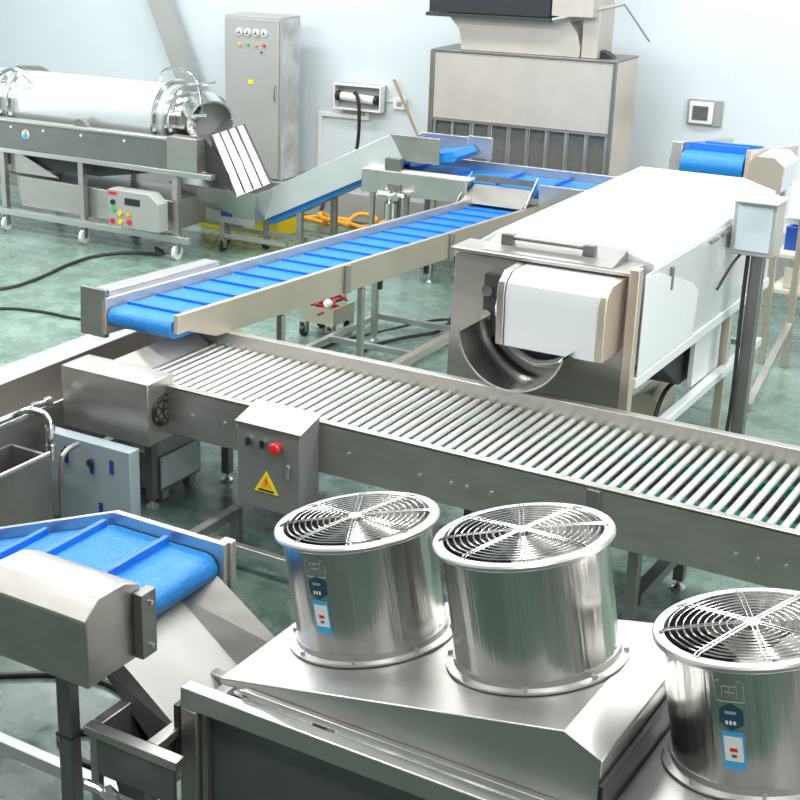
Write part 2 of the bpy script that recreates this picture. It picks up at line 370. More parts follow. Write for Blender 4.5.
MB().cyl((-3.00, 6.73, 1.455), (-2.58, 6.73, 1.455), .012, 10).box(-3.03, -2.97, 6.71, 6.75, 1.42, 1.47).box(-2.59, -2.53, 6.71, 6.75, 1.42, 1.47).build('handle', STEEL_D, dw)
MB().prism([(6.63, 1.397), (6.835, 1.397), (6.835, 1.45)], 'x', -3.10, -2.40).build('front_slope', STEEL_D, dw)
# lower frame
MB().box(-2.285, -2.235, 6.645, 8.95, .80, .858).build('side_beam', WHITE, dw, .004)
MB().box(-3.24, -3.19, 6.70, 8.95, .80, .858).build('side_beam', STEEL, dw, .004)
MB().box(-2.285, -2.235, 6.645, 8.95, .42, .47).build('lower_bar', WHITE, dw, .004)
MB().box(-3.19, -2.29, 8.86, 8.90, .42, .46).build('lower_bar', STEEL_B, dw, .004)
MB().prism([(7.20, .80), (8.10, .80), (8.10, .48), (7.75, .48)], 'x', -3.1, -2.36).build('water_tank', DARK, dw)
MB().box(-2.32, -2.29, 7.76, 8.22, .475, .80).build('white_side_sheet', WHITE, dw, .003)
mo = MB().cyl((-2.55, 7.75, .30), (-2.55, 8.05, .30), .09, 20).box(-2.62, -2.48, 7.78, 8.02, .10, .24).build('motor', WARM, dw)
MB().tube([(-2.42, 8.35, .6), (-2.40, 8.1, .42), (-2.45, 7.8, .45), (-2.44, 7.6, .25), (-2.5, 7.7, .12)], .013, 8).build('black_cable', BLACK, dw)

# ------------------------------------------------------------------ screen box on post
sc = thing('control_panel', 'square grey control panel with pale screen, on a post beside the washer', 'control panel', (-2.08, 8.06, 0))
MB().box(-2.12, -2.05, 8.03, 8.09, 0, 1.215).build('post', STEEL_D, sc, .004)
MB().box(-2.225, -1.985, 7.96, 8.12, 1.22, 1.525).build('housing', CABM, sc, .01)
MB().box(-2.195, -2.01, 7.948, 7.962, 1.25, 1.50).build('screen', PALEBLUE, sc, .002)
MB().box(-2.225, -1.975, 7.90, 8.12, 1.527, 1.538).build('rain_lid', WHITE, sc, .003)
MB().tube([(-2.13, 8.01, 1.22), (-2.13, 8.0, .9), (-2.12, 8.01, .3), (-2.14, 7.99, .02)], .012, 8).build('cable', BLACK, sc)
MB().tube([(-2.17, 8.0, 1.215), (-2.20, 7.95, 1.16), (-2.22, 7.8, 1.05)], .008, 8).build('cable', BLACK, sc)

# ------------------------------------------------------------------ dryer with three fans
dr = thing('air_dryer', 'large stainless steel drying machine in the foreground with three round fans on top', 'dryer', (-2.3, 3.0, 0))
XD = -.1
MB().box(-2.31, XD, 3.0, 3.05, .84, .91).build('top_beam', STEEL_B, dr, .005)
MB().box(-2.31, -2.25, 3.0, 3.06, .06, .838).build('leg', STEEL, dr, .004)
MB().box(-2.31, -2.25, 3.76, 3.82, .06, .838).build('leg', STEEL, dr, .004)
MB().box(-2.25, XD, 3.77, 3.82, .84, .91).build('top_beam', STEEL, dr, .005)
MB().box(-2.335, -2.315, 3.0, 3.05, .70, .84).build('black_edge', DARK, dr)
MB().box(-2.245, XD, 3.045, 3.055, .10, .836).build('front_panel', STEEL_D, dr, .002)
MB().box(-2.245, -2.225, 3.02, 3.042, .10, .836).build('panel_trim', STEEL, dr)
def hood(xa, xr, xb, zl, zr, ze, n):
    poly = [(xa, .912), (xa, zl), (xr, zr), (xb, ze), (xb, .912)]
    h = MB().prism(poly, 'y', 3.08, 3.76).build('hood', STEEL_B, dr, .004, 'sloping stainless hood carrying the fans')
    # back flange
    MB().sheet((xa+.02, 3.765, zl-.01), (xr, 3.765, zr), (xr, 3.84, zr-.05), (xa+.02, 3.84, zl-.06), .004).build('back_flange', STEEL_B, h)
    MB().box(xa+.10, xb, 3.055, 3.078, .912, .935).build('bottom_strip', STEEL_B, h, .002)
    if n == 2: MB().box(xb+.004, xb+.016, 3.06, 3.80, .912, ze-.06).build('gap_strip', BLACK, h)  # black strip stands in for the dark gap between the hoods
    return h
hood(-2.22, -1.135, -1.03, .932, 1.142, 1.09, 2)
hood(-1.01, .08, .18, .932, 1.142, 1.09, 1)
MB().box(-2.15, -2.10, 3.055, 3.078, .912, .920).cyl((-2.125, 3.066, .92), (-2.125, 3.066, .93), .008, 10).build('clamp', STEEL_B, dr)
AX = Vector((-math.sin(.191), 0, math.cos(.191)))
def fan(base, stick):
    base = Vector(base)
    r, H = .233, .362
    b = MB().lathe(base, AX, [(r, .0), (r, H), (r-.004, H), (r-.004, .02)], 72).build('fan_housing', FANM, dr, 0, 'round spun steel fan housing')
    MB().lathe(base, AX, [(r, .004), (r+.030, .004), (r+.030, .010), (r+.006, .012), (r+.004, .03), (r, .03)], 72).build('base_flange', STEEL_B, b)
    u = Vector((math.cos(.191), 0, math.sin(.191))); v = Vector((0, 1, 0))
    for k in range(8):
        a = k*PI/4+.3; p = base+(u*math.cos(a)+v*math.sin(a))*(r+.018)
        MB().cyl(p+AX*.011, p+AX*.022, .008, 8).build('flange_bolt', STEEL_B, b)
    MB().lathe(base, AX, [(r-.008, H-.004), (r-.008, H+.012), (r+.018, H+.012), (r+.022, H+.006), (r+.022, H-.002), (r+.018, H-.006), (r, H-.006)], 72).build('rim', STEEL_B, b)
    top = base+AX*(H+.016)
    g = MB()
    for k in range(10): g.torus(top, AX, .045+k*.0185, .0026, 48, 5)
    for k in range(4):
        a = k*PI/4+PI/8+.05; e = u*math.cos(a)+v*math.sin(a); q = AX.cross(e)*.006
        for sgn in (-1, 1): g.tube([top-e*(r+.004)+q*sgn-AX*.004, top-e*(r-.02)+q*sgn+AX*.006, top+q*sgn+AX*.010, top+e*(r-.02)+q*sgn+AX*.006, top+e*(r+.004)+q*sgn-AX*.004], .0020, 5, 1)
    g.build('fan_guard', CHROME, b, 0, 'concentric wire fan guard')
    MB().lathe(top+AX*.006, AX, [(1e-4, .005), (.020, .005), (.024, 0), (1e-4, -.002)], 24).build('guard_hub', STEEL_B, b)
    im = MB()
    im.lathe(base+AX*(H-.13), AX, [(.05, -.06), (.06, .03), (.045, .05), (1e-4, .055)], 24)
    for k in range(6):
        a = k*PI/3; e = u*math.cos(a)+v*math.sin(a); t2 = AX.cross(e); c0 = base+AX*(H-.12)
        im.sheet(c0+e*.05-t2*.03-AX*.02, c0+e*.22-t2*.07-AX*.03, c0+e*.22+t2*.07+AX*.03, c0+e*.05+t2*.03+AX*.02, .003)
    im.build('impeller', STEEL, b, 0, 'silver fan blades under the guard')
    MB().lathe(base, AX, [(1e-4, .02), (r-.01, .02)], 40).build('inner_floor', STEEL_D, b)
    if stick:
        az = math.radians(-94 if base.x < -1.5 else -89); dh = .035 if base.x < -1.5 else .02
        def patch(h0, h1, half, off, name, mm):
            MB().lathe(base, AX, [(r+off, h0), (r+off, h1), (r+off-.0006, h1), (r+off-.0006, h0)], 10, az-half, az+half).build(name, mm, b)
        patch(.060+dh, .165+dh, .122, .0012, 'label_border', SKYB)
        patch(.083+dh, .152+dh, .100, .0022, 'label_paper', WHITEP)
        patch(.110+dh, .120+dh, .040, .0030, 'label_mark', RED)
        patch(.094+dh, .102+dh, .028, .0030, 'label_mark', INK)
        c = []
        for i in range(6):
            a = i*PI/3+PI/6; c.append((az+.150*math.cos(a), .206+dh+.038*math.sin(a)))
        pts = [base+(u*math.cos(q)+v*math.sin(q))*(r+.002)+AX*h for q, h in c]
        cn = base+(u*math.cos(az)+v*math.sin(az))*(r+.0045)+AX*(.206+dh)
        MB().add([cn]+pts, [(0, i+1, (i+1) % 6+1) for i in range(6)]).build('hexagon_sticker', NAVY, b)
        patch(.216+dh, .224+dh, .06, .0052, 'sticker_text', GREYP)
        for k in range(3):
            a0 = az-.06+k*.042
            MB().lathe(base, AX, [(r+.0055, .187+dh), (r+.0055, .198+dh)], 2, a0, a0+.028).build('sticker_text', WHITEP, b)
        # pressed outline mark above
        o = MB()
        def arc(a0, a1, h0, h1):
            k = 5; o.tube([base+(u*math.cos(az+a0+(a1-a0)*i/k)+v*math.sin(az+a0+(a1-a0)*i/k))*(r+.001)+AX*(.012+dh*.5+h0+(h1-h0)*i/k) for i in range(k+1)], .0012, 5, 0)
        for s_ in [(-.15, .15, .246, .246), (-.15, -.15, .246, .30), (.15, .15, .246, .30), (-.15, -.07, .30, .312), (.07, .15, .312, .30),
                   (-.08, .08, .288, .288), (-.08, -.08, .262, .288), (.0, .0, .262, .288), (.08, .08, .258, .30), (-.05, .05, .272, .272)]: arc(*s_)
        for da in (-.11, .10): o.sph(base+(u*math.cos(az+da)+v*math.sin(az+da))*(r+.001)+AX*.325, .004, 8)
        o.build('pressed_mark', GREYP, b)
    return b
def surf(x, xa): return .932+.210*(x-xa)/1.085
fan((-1.93, 3.495, surf(-1.93, -2.22)), True)
fan((-1.38, 3.475, surf(-1.38, -2.22)), False)
fan((-.738, 3.51, surf(-.738, -1.01)), True)

# ------------------------------------------------------------------ near blue conveyor
nc = thing('incline_conveyor', 'blue cleated belt conveyor in the near left corner, feeding a steel chute', 'conveyor', (-2.7, 3.3, 0))
def nz(x): return 1.06 if x > -3.0 else 1.06+(x+3.0)*.375
poly = [(-4.2, nz(-4.2)), (-3.0, 1.06), (-2.60, 1.06)]
for i in range(9): a = PI/2-PI*i/8; poly.append((-2.60+.05*math.cos(a), 1.01+.05*math.sin(a)))
poly += [(-3.0, .96), (-4.2, nz(-4.2)-.1)]
MB().prism(poly, 'y', 3.06, 3.535).build('belt', BLUE, nc)
for x in (-2.755, -3.03, -3.31, -3.60, -3.88):
    z = nz(x); MB().box(x-.01, x+.01, 3.07, 3.525, z-.004, z+.028).build('cleat', BLUED, nc, .003)
def rail(y0, y1, up, xe):
    return MB().prism([(-4.2, nz(-4.2)+up), (-3.0, 1.06+up), (xe, 1.06+up), (xe, .93), (-3.0, .93), (-4.2, nz(-4.2)-.12)], 'y', y0, y1)
rail(3.54, 3.565, .045, -2.53).build('side_rail', STEEL_B, nc, .003)
rail(3.03, 3.055, .01, -2.56).build('side_rail', STEEL, nc, .003)
MB().box(-2.565, -2.52, 3.566, 3.60, .93, 1.105).build('end_bracket', STEEL, nc, .004)
pc = [(2.75, .975), (2.75, 1.19), (2.81, 1.25), (2.93, 1.245), (3.0, 1.215), (3.0, .975)]
cv = MB().prism(pc, 'x', -2.86, -2.452).build('motor_cover', STEEL, nc, .006, 'stainless motor cover with bevelled edges')
MB().box(-2.45, -2.415, 2.96, 3.03, .985, 1.20).build('cover_flange', STEEL_D, cv, .003)
for zz in (1.02, 1.165): MB().cyl((-2.415, 3.0, zz), (-2.405, 3.0, zz), .007, 8).build('bolt', STEEL_B, cv)
MB().box(-2.685, -2.632, 2.86, 2.91, .0, .974).build('leg', STEEL_D, nc, .005)
MB().box(-2.69, -2.627, 2.855, 2.915, .68, .69).build('leg_joint', DARK, nc)
MB().box(-2.65, -2.61, 3.5, 3.54, .0, .93).build('leg', STEEL_D, nc, .004)
MB().box(-3.75, -2.70, 3.24, 3.29, .16, .21).build('cross_bar', WHITE, nc, .003)
# chute at the end of the belt
ch = MB()
ch.sheet((-2.66, 3.06, .93), (-2.30, 3.06, .66), (-2.30, 3.44, .66), (-2.66, 3.44, .93), .004)
ch.build('chute_plate', PLATE, nc, 0, 'smooth sloping chute plate')
MB().sheet((-2.66, 3.44, .93), (-2.30, 3.44, .66), (-2.26, 3.54, .78), (-2.58, 3.54, 1.0), .004).build('chute_side', STEEL, nc)
MB().sheet((-2.30, 3.06, .66), (-2.66, 3.06, .93), (-2.66, 3.03, .86), (-2.40, 3.03, .60), .004).build('chute_side', STEEL_D, nc)

# feed tray beneath the chute
ft = thing('feed_tray', 'open stainless steel feed tray on a frame, beneath the chute plate', 'tray', (-2.5, 3.0, 0))
zt = .76
MB().box(-2.57, -2.215, 2.85, 2.895, zt-.03, zt).box(-2.57, -2.53, 2.895, 3.36, zt-.03, zt).box(-2.36, -2.318, 2.895, 3.36, zt-.03, zt).box(-2.53, -2.36, 3.32, 3.36, zt-.03, zt).build('rim', STEEL, ft, .003)
b0 = [(-2.50, 2.93, .5), (-2.39, 2.93, .5), (-2.39, 3.28, .5), (-2.50, 3.28, .5)]; b1 = [(-2.53, 2.895, zt-.01), (-2.36, 2.895, zt-.01), (-2.36, 3.32, zt-.01), (-2.53, 3.32, zt-.01)]
hp = MB()
for i in range(4): j = (i+1) % 4; hp.sheet(b1[i], b1[j], b0[j], b0[i], .004)
hp.sheet(b0[0], b0[1], b0[2], b0[3], .004)
hp.build('bin', STEEL_D, ft)
MB().box(-2.53, -2.23, 2.86, 2.875, .60, zt-.031).build('front_panel', STEEL_D, ft, .004)
for lx in (-2.55, -2.34):
    for ly in (2.885, 3.34): MB().box(lx-.015, lx+.015, ly-.012, ly+.012, 0, zt-.03).build('leg', STEEL, ft)
vp = thing('water_valve', 'small steel water valve and pipe below the feed tray', 'valve', (-2.42, 2.78, .5))
MB().tube([(-2.52, 2.80, .60), (-2.46, 2.80, .60), (-2.36, 2.80, .56), (-2.25, 2.80, .52)], .016, 10, 1).cyl((-2.45, 2.80, .60), (-2.41, 2.80, .585), .026, 8).cyl((-2.38, 2.80, .57), (-2.35, 2.80, .56), .028, 8).build('pipe', CHROME, vp)
MB().bar((-2.44, 2.80, .62), (-2.36, 2.74, .63), .02, .008).build('lever', STEEL_B, vp)
MB().cyl((-2.42, 2.80, .0), (-2.42, 2.80, .60), .012, 8).build('down_pipe', CHROME, vp)

# ------------------------------------------------------------------ left trough, pipes, tanks
tr = thing('water_trough', 'long open stainless steel water trough running along the left edge', 'trough', (-5.2, 5, 0))
zz = .60
MB().box(-5.47, -5.30, 2.4, 6.65, zz-.012, zz).build('rim', STEEL_B, tr, .003)
MB().box(-4.93, -4.88, 2.4, 5.3, zz-.03, zz-.01).build('rim', STEEL_B, tr, .003)
MB().box(-5.32, -5.305, 2.4, 6.65, .25, zz-.013).box(-4.93, -4.915, 2.4, 6.65, .25, zz-.031).box(-5.305, -4.93, 2.4, 6.65, .235, .25).box(-5.305, -4.93, 6.635, 6.65, .25, zz-.03).build('basin', STEEL, tr)
for ly in (3.0, 4.7, 6.5):
    for lx in (-5.29, -4.95): MB().box(lx-.02, lx+.02, ly-.02, ly+.02, 0, .234).build('leg', STEEL_D, tr)
MB().box(-5.50, -5.47, 2.4, 6.65, zz-.06, zz+.0).build('outer_edge', CREAM, tr)
wp = thing('water_pipe', 'bright water pipe with elbows and valves along the near edge of the trough', 'pipe', (-4.85, 5, .6))
MB().cyl((-4.86, 3.0, .625), (-4.86, 5.25, .625), .017, 12).build('pipe', CHROME, wp)
for yy in (4.55, 4.8, 5.1, 5.2): MB().cyl((-4.86, yy, .625), (-4.86, yy+.05, .625), .026, 8).build('fitting', CHROME, wp)
MB().tube([(-4.86, 4.97, .625), (-4.76, 4.99, .68), (-4.66, 5.02, .66), (-4.655, 5.02, .58), (-4.655, 5.02, .42)], .017, 10, 2).build('elbow', CHROME, wp)
for z in (.60, .50): MB().cyl((-4.655, 5.02, z), (-4.655, 5.02, z-.035), .026, 8).build('fitting', CHROME, wp)
MB().bar((-4.86, 4.70, .65), (-4.84, 4.85, .66), .02, .006).build('valve_lever', STEEL_B, wp)

dt = thing('holding_tank', 'dark open steel tank below the water trough in the left corner', 'tank', (-4.7, 4, 0))
MB().box(-4.585, -4.565, 3.0, 4.92, .03, .50).box(-4.82, -4.585, 4.90, 4.92, .03, .50).box(-4.84, -4.82, 3.0, 4.92, .03, .50).box(-4.82, -4.585, 3.0, 4.90, .03, .05).box(-4.82, -4.585, 3.0, 3.02, .05, .5).build('body', STEEL_D, dt, .003)
MB().cyl((-4.575, 3.0, .505), (-4.575, 4.92, .505), .010, 8).build('rim', STEEL_B, dt)
MB().cyl((-4.70, 3.2, .42), (-4.70, 4.85, .42), .008, 8).cyl((-4.82, 4.6, .44), (-4.59, 4.6, .44), .008, 8).build('rack', STEEL_B, dt)
MB().tube([(-4.545, 4.96, .0), (-4.545, 4.96, .46), (-4.545, 5.02, .5), (-4.545, 5.10, .5)], .014, 10, 2).build('drain_pipe', STEEL_D, dt)

pt = thing('panel_tank', 'steel cabinet tank with pale protective film and dark blue tape strips', 'tank', (-4.5, 5.3, 0))
MB().box(-4.80, -4.245, 5.14, 5.22, .04, .505).build('body', FILM, pt, .004)
for (x0, z0, z1) in ((-4.66, .36, .45), (-4.49, .34, .42), (-4.36, .37, .44), (-4.44, .06, .19)):
    MB().box(x0-.012, x0+.012, 5.135, 5.139, z0, z1).build('tape_strip', BLUET, pt)
for (x0, z0) in ((-4.66, .42), (-4.49, .40)): MB().lathe((x0, 5.13, z0), (0, -1, 0), [(1e-4, .012), (.02, .012), (.022, 0)], 16).build('knob', BLACK, pt)
for x in (-4.77, -4.28): MB().box(x-.02, x+.02, 5.15, 5.21, 0, .04).build('foot', STEEL_D, pt)

ct = thing('trolley', 'small low trolley with pale film side and castors under the roller conveyor', 'trolley', (-4.5, 5.9, 0))
MB().box(-4.80, -4.422, 5.61, 5.97, .08, .285).build('body', STEEL_D, ct, .004)
MB().box(-4.421, -4.416, 5.615, 5.965, .10, .28).build('film_sheet', PALEBLUE, ct)
for (x, y) in ((-4.46, 5.67), (-4.46, 5.91), (-4.74, 5.67), (-4.74, 5.91)): caster(ct, x, y, .08, .035, STEEL_D)

ls = thing('floor_stand', 'low dull steel bracket stand on the floor below the control box', 'stand', (-3.8, 5.2, 0))
MB().box(-3.845, -3.795, 4.45, 5.48, .16, .21).build('beam', STEEL_D, ls, .003)
MB().box(-3.845, -3.795, 5.43, 5.48, .02, .158).build('leg', STEEL_D, ls, .003)
MB().box(-3.845, -3.795, 4.46, 4.51, .02, .158).build('leg', STEEL_D, ls, .003)
MB().cyl((-3.82, 5.455, 0), (-3.82, 5.455, .02), .035, 12).cyl((-3.82, 4.485, 0), (-3.82, 4.485, .02), .035, 12).build('foot', STEEL_D, ls)
MB().box(-3.793, -2.9, 5.20, 5.24, .10, .14).box(-2.94, -2.9, 5.20, 5.24, 0, .10).build('side_bar', STEEL_B, ls, .003)

# ------------------------------------------------------------------ seasoning drum machine, far left
sm = thing('drum_machine', 'wheeled drum machine at far left with pale drum and dark side panel', 'machine', (-8.8, 10.2, 0))
MB().box(-10.9, -7.62, 9.88, 9.92, .80, 1.05).build('side_panel', STEEL_D, sm, .004)
MB().box(-7.62, -7.30, 9.86, 10.0, .80, 1.09).build('end_box', STEEL, sm, .004)
MB().box(-10.9, -7.15, 9.86, 9.93, .755, .80).build('frame_rail', STEEL_B, sm, .004)
MB().box(-10.9, -7.62, 9.86, 9.95, 1.05, 1.075).build('frame_rail', STEEL_B, sm, .004)
MB().box(-10.9, -7.5, 10.68, 10.72, .755, 1.0).build('side_panel', STEEL_D, sm, .004)
MB().cyl((-10.9, 10.32, 1.16), (-7.80, 10.32, 1.16), .30, 48).build('drum', SILK, sm, 0, 'pale smooth drum cover')
for (xx, rr) in ((-7.86, .335), (-7.70, .31), (-9.70, .335), (-9.56, .345)):
    MB().lathe((xx, 10.32, 1.16), (1, 0, 0), [(rr-.05, -.03), (rr, -.03), (rr+.012, 0), (rr, .03), (rr-.05, .03)], 48).build('drum_ring', CHROME, sm)
MB().cyl((-7.82, 10.32, 1.16), (-7.45, 10.32, 1.16), .27, 40, .24, False).build('drum_neck', CHROME, sm)
md = Vector((.78, -.55, -.28)).normalized()
MB().lathe((-7.52, 10.26, 1.24), md, [(.195, 0), (.21, .0), (.21, .20), (.195, .20), (.195, 0)], 40).build('mouth_ring', CHROME, sm, 0, 'polished round mouth of the drum')
MB().lathe((-7.50, 10.246, 1.233), md, [(.194, 0), (1e-4, .002)], 30).build('mouth_inside', GREYP, sm)
MB().tube([(-7.95, 10.2, 1.46), (-7.85, 10.1, 1.60), (-7.65, 10.05, 1.65), (-7.45, 10.05, 1.60), (-7.38, 10.05, 1.45), (-7.38, 10.05, 1.28)], .012, 8, 2).tube([(-7.42, 10.02, 1.52), (-7.22, 10.02, 1.56)], .012, 8, 0).tube([(-7.5, 10.0, 1.26), (-7.28, 10.0, 1.28)], .015, 8, 0).build('spray_pipe', CHROME, sm)
MB().tube([(-9.9, 9.95, 1.10), (-9.75, 9.98, 1.30), (-9.72, 10.0, 1.45), (-9.5, 10.05, 1.52), (-9.35, 10.08, 1.40)], .02, 10, 2).build('spray_pipe', CHROME, sm)
MB().sheet((-7.28, 10.04, 1.10), (-7.16, 10.36, 1.16), (-6.88, 10.36, .68), (-7.02, 10.04, .60), .006).build('outlet_slide', STEEL_B, sm, 0, 'shiny ribbed outlet slide')
for i in range(5):
    t = i/4; a = Vector((-7.28, 10.04, 1.105)).lerp(Vector((-7.16, 10.36, 1.165)), t); b = Vector((-7.02, 10.04, .605)).lerp(Vector((-6.88, 10.36, .685)), t)
    MB().bar(a, b, .014, .03).build('slide_rib', STEEL_D, sm)
MB().prism([(-7.30, 1.08), (-7.30, .80), (-7.02, .66), (-7.05, .80), (-7.22, 1.0)], 'y', 9.98, 9.99).build('slide_side', DARK, sm)
for lx in (-9.60, -8.63, -7.56):
    MB().box(lx-.03, lx+.03, 9.88, 9.94, .22, .755).build('leg', STEEL, sm, .004)
    MB().box(lx-.03, lx+.03, 10.64, 10.70, .22, .755).build('leg', STEEL, sm, .004)
    caster(sm, lx+.0, 9.90, .16, .065, WHITEP); caster(sm, lx, 10.66, .16, .065, WHITEP)
MB().box(-10.9, -7.4, 9.86, 9.93, .16, .22).build('frame_rail', STEEL_B, sm, .004)
MB().box(-10.9, -7.4, 10.64, 10.70, .16, .22).build('frame_rail', STEEL, sm, .004)
MB().prism([(-9.45, .24), (-7.62, .24), (-7.62, .50), (-9.50, .53)], 'y', 9.96, 10.50).build('catch_tank', STEEL, sm, .005)
MB().prism([(-9.55, .79), (-8.95, .56), (-9.55, .56)], 'y', 9.95, 9.96).build('gusset', STEEL, sm)
MB().prism([(-10.6, .754), (-7.7, .754), (-8.5, .62), (-9.5, .60)], 'y', 10.0, 10.60).build('drip_hopper', DARK, sm)
for bx in (-9.45, -9.05, -8.6, -8.1): MB().cyl((bx, 9.88, 1.0), (bx, 9.868, 1.0), .012, 8).build('bolt', WHITEP, sm)
MB().cyl((-9.27, 9.88, .945), (-9.27, 9.872, .945), .045, 24).build('round_sticker', WHITEP, sm)
MB().cyl((-9.27, 9.872, .93), (-9.27, 9.868, .93), .03, 20).build('sticker_mark', SKYB, sm)
MB().cyl((-9.26, 9.872, .97), (-9.26, 9.867, .97), .017, 16).build('sticker_mark', ORANGE, sm)
MB().prism([(-8.70, 1.075), (-8.54, 1.075), (-8.58, 1.12), (-8.64, 1.145), (-8.68, 1.12)], 'y', 9.90, 9.96).build('bracket', STEEL_D, sm)
sb = MB().prism([(-8.16, .27), (-7.60, .27), (-7.60, .52), (-7.70, .60), (-8.16, .60)], 'y', 9.70, 9.84).build('control_box', CABM, sm, .006, 'grey control box with coloured buttons')
MB().box(-7.97, -7.80, 9.693, 9.699, .48, .54).build('display', BLACK, sb, .003)
for (x, z, mm) in ((-8.10, .49, BLACK), (-8.10, .43, GREENL), (-8.02, .40, YEL), (-7.93, .40, ORANGE), (-8.11, .32, RED), (-8.02, .32, YEL), (-7.92, .33, RED)):
    MB().cyl((x, 9.70, z), (x, 9.68, z), .022, 14).build('button', mm, sb)
MB().box(-8.15, -8.06, 9.694, 9.699, .555, .58).build('name_strip', RED, sb)

# hopper below the drum outlet, then the grey inclined conveyor
hc = thing('hopper_conveyor', 'grey inclined conveyor rising from a wide hopper to the transfer belt', 'conveyor', (-6.9, 10.7, 0))
ht = [(-7.90, 10.25, .60), (-6.95, 10.25, .60), (-6.95, 10.75, .60), (-7.90, 10.75, .60)]
hb = [(-7.70, 10.35, .40), (-7.05, 10.35, .30), (-7.05, 10.68, .30), (-7.70, 10.68, .40)]
h = MB()
for i in range(4): j = (i+1) % 4; h.sheet(ht[i], ht[j], hb[j], hb[i], .006)
h.sheet(hb[0], hb[1], hb[2], hb[3], .006).build('hopper', STEEL_B, hc)
MB().box(-7.55, -7.02, 10.33, 10.345, .28, .46).build('hopper_front', STEEL_B, hc)
MB().box(-7.38, -7.26, 10.322, 10.329, .34, .38).build('label_plate', BLUET, hc)
MB().prism([(-7.10, .28), (-6.98, .60), (-5.80, 1.185), (-5.66, .975)], 'y', 10.52, 10.54).build('side_panel', SILK, hc, .003)
MB().prism([(-5.795, 1.19), (-5.34, 1.19), (-5.34, .98), (-5.655, .98)], 'y', 10.515, 10.54).build('head_panel', STEEL, hc, .003)
MB().prism([(-7.12, .29), (-6.98, .57), (-5.72, 1.15), (-5.30, 1.15), (-5.30, 1.0), (-5.62, 1.0)], 'y', 10.96, 10.98).build('side_panel', STEEL_B, hc, .003)
MB().prism([(-7.02, .33), (-5.68, 1.00), (-5.24, 1.09), (-5.20, 1.05), (-5.22, 1.01), (-5.66, .95), (-7.02, .25)], 'y', 10.56, 10.94).build('belt', BLUE, hc)
for i in range(5): x = -6.7+i*.25; MB().box(x, x+.02, 10.57, 10.93, .36+(x+6.98)*.53+.03, .36+(x+6.98)*.53+.09).build('cleat', BLUED, hc)
MB().box(-5.30, -5.08, 10.96, 10.98, .98, 1.16).build('side_panel', STEEL_B, hc, .003)
MB().box(-5.80, -5.66, 10.45, 10.514, .902, 1.0).build('drive_box', STEEL_D, hc)
for (lx, ly, z) in ((-6.72, 10.60, .42), (-6.55, 10.90, .50)):
    MB().box(lx-.025, lx+.025, ly-.025, ly+.025, .05, z).build('leg', STEEL, hc, .003); foot_pad(hc, lx, ly)
for (lx, ly) in ((-7.40, 10.38), (-7.12, 10.66), (-7.55, 10.66)):
    MB().box(lx-.02, lx+.02, ly-.02, ly+.02, .12, .40).build('leg', STEEL, hc, .003); caster(hc, lx, ly, .12, .045, BLACK)
MB().box(-7.40, -6.72, 10.37, 10.40, .13, .17).box(-7.55, -6.55, 10.65, 10.68, .13, .17).build('base_bar', STEEL_B, hc)

# ------------------------------------------------------------------ yellow crate and hose
yc = thing('yellow_crate', 'yellow plastic crate standing on the floor behind the hopper', 'crate', (-7.75, 11.2, 0))
MB().box(-8.15, -7.25, 11.05, 11.07, .0, .30).box(-8.15, -7.25, 11.38, 11.40, .0, .30).box(-8.15, -8.13, 11.07, 11.38, 0, .30).box(-7.27, -7.25, 11.07, 11.38, 0, .30).box(-8.13, -7.27, 11.07, 11.38, 0, .02).build('body', YEL, yc, .004)
MB().box(-8.17, -7.23, 11.03, 11.05, .26, .30).box(-8.17, -7.23, 11.40, 11.42, .26, .30).build('rim', YEL, yc, .003)
hp = []
for i in range(46):
    a = i*.62; hp.append((-7.0+.028*i*1.0-.35+.22*math.cos(a), 11.62+.20*math.sin(a), .03+.10*random.random()+.0035*i*(1-i/46)))
tag(MB().tube(hp, .022, 7, 2).build('hose', ORANGE), 'loose coils of orange yellow hose on the floor along the back wall', 'hose')

# ------------------------------------------------------------------ electric cabinet
ec = thing('electric_cabinet', 'tall grey electric cabinet with four dials against the back wall', 'cabinet', (-8.2, 12.2, .3))
MB().box(-8.56, -7.885, 12.06, 12.40, .302, 1.90).build('body', CABM, ec, .008)
MB().box(-7.884, -7.876, 12.07, 12.39, .31, 1.88).build('side_film', CABS, ec)
MB().box(-8.545, -7.90, 12.04, 12.058, .32, 1.875).build('door', CABM, ec, .006)
for i in range(4):
    x = -8.36+i*.098
    d = MB().lathe((x, 12.038, 1.745), (0, -1, 0), [(.036, 0), (.036, .012), (.031, .014), (1e-4, .012)], 24).build('dial', WHITEP, ec)
    MB().box(x-.022, x+.022, 12.018, 12.0235, 1.730, 1.737).box(x-.003, x+.003, 12.018, 12.0235, 1.737, 1.765).build('dial_needle', BLACK, d)
    MB().cyl((x, 12.04, 1.625), (x, 12.02, 1.625), .014, 12).build('lamp', (YEL, GREENL, ORANGE, RED)[i], ec)
MB().cyl((-8.10, 12.04, 1.56), (-8.10, 12.028, 1.56), .010, 10).build('key_lock', BLACK, ec)
MB().box(-8.26, -8.20, 12.036, 12.039, 1.245, 1.285).build('warning_sticker', YELL, ec)
MB().tube([(-7.93, 12.03, 1.1), (-7.93, 12.01, 1.1), (-7.93, 12.01, 1.25), (-7.93, 12.03, 1.25)], .007, 6, 1).build('handle', CHROME, ec)

ld = MB().bar((-9.85, 12.45, 2.35), (-9.22, 12.45, .95), .20, .14, (0, 1, 0)).build('inclined_duct', CABM)
tag(ld, 'wide grey duct leaning diagonally against the wall behind the drum machine', 'duct')

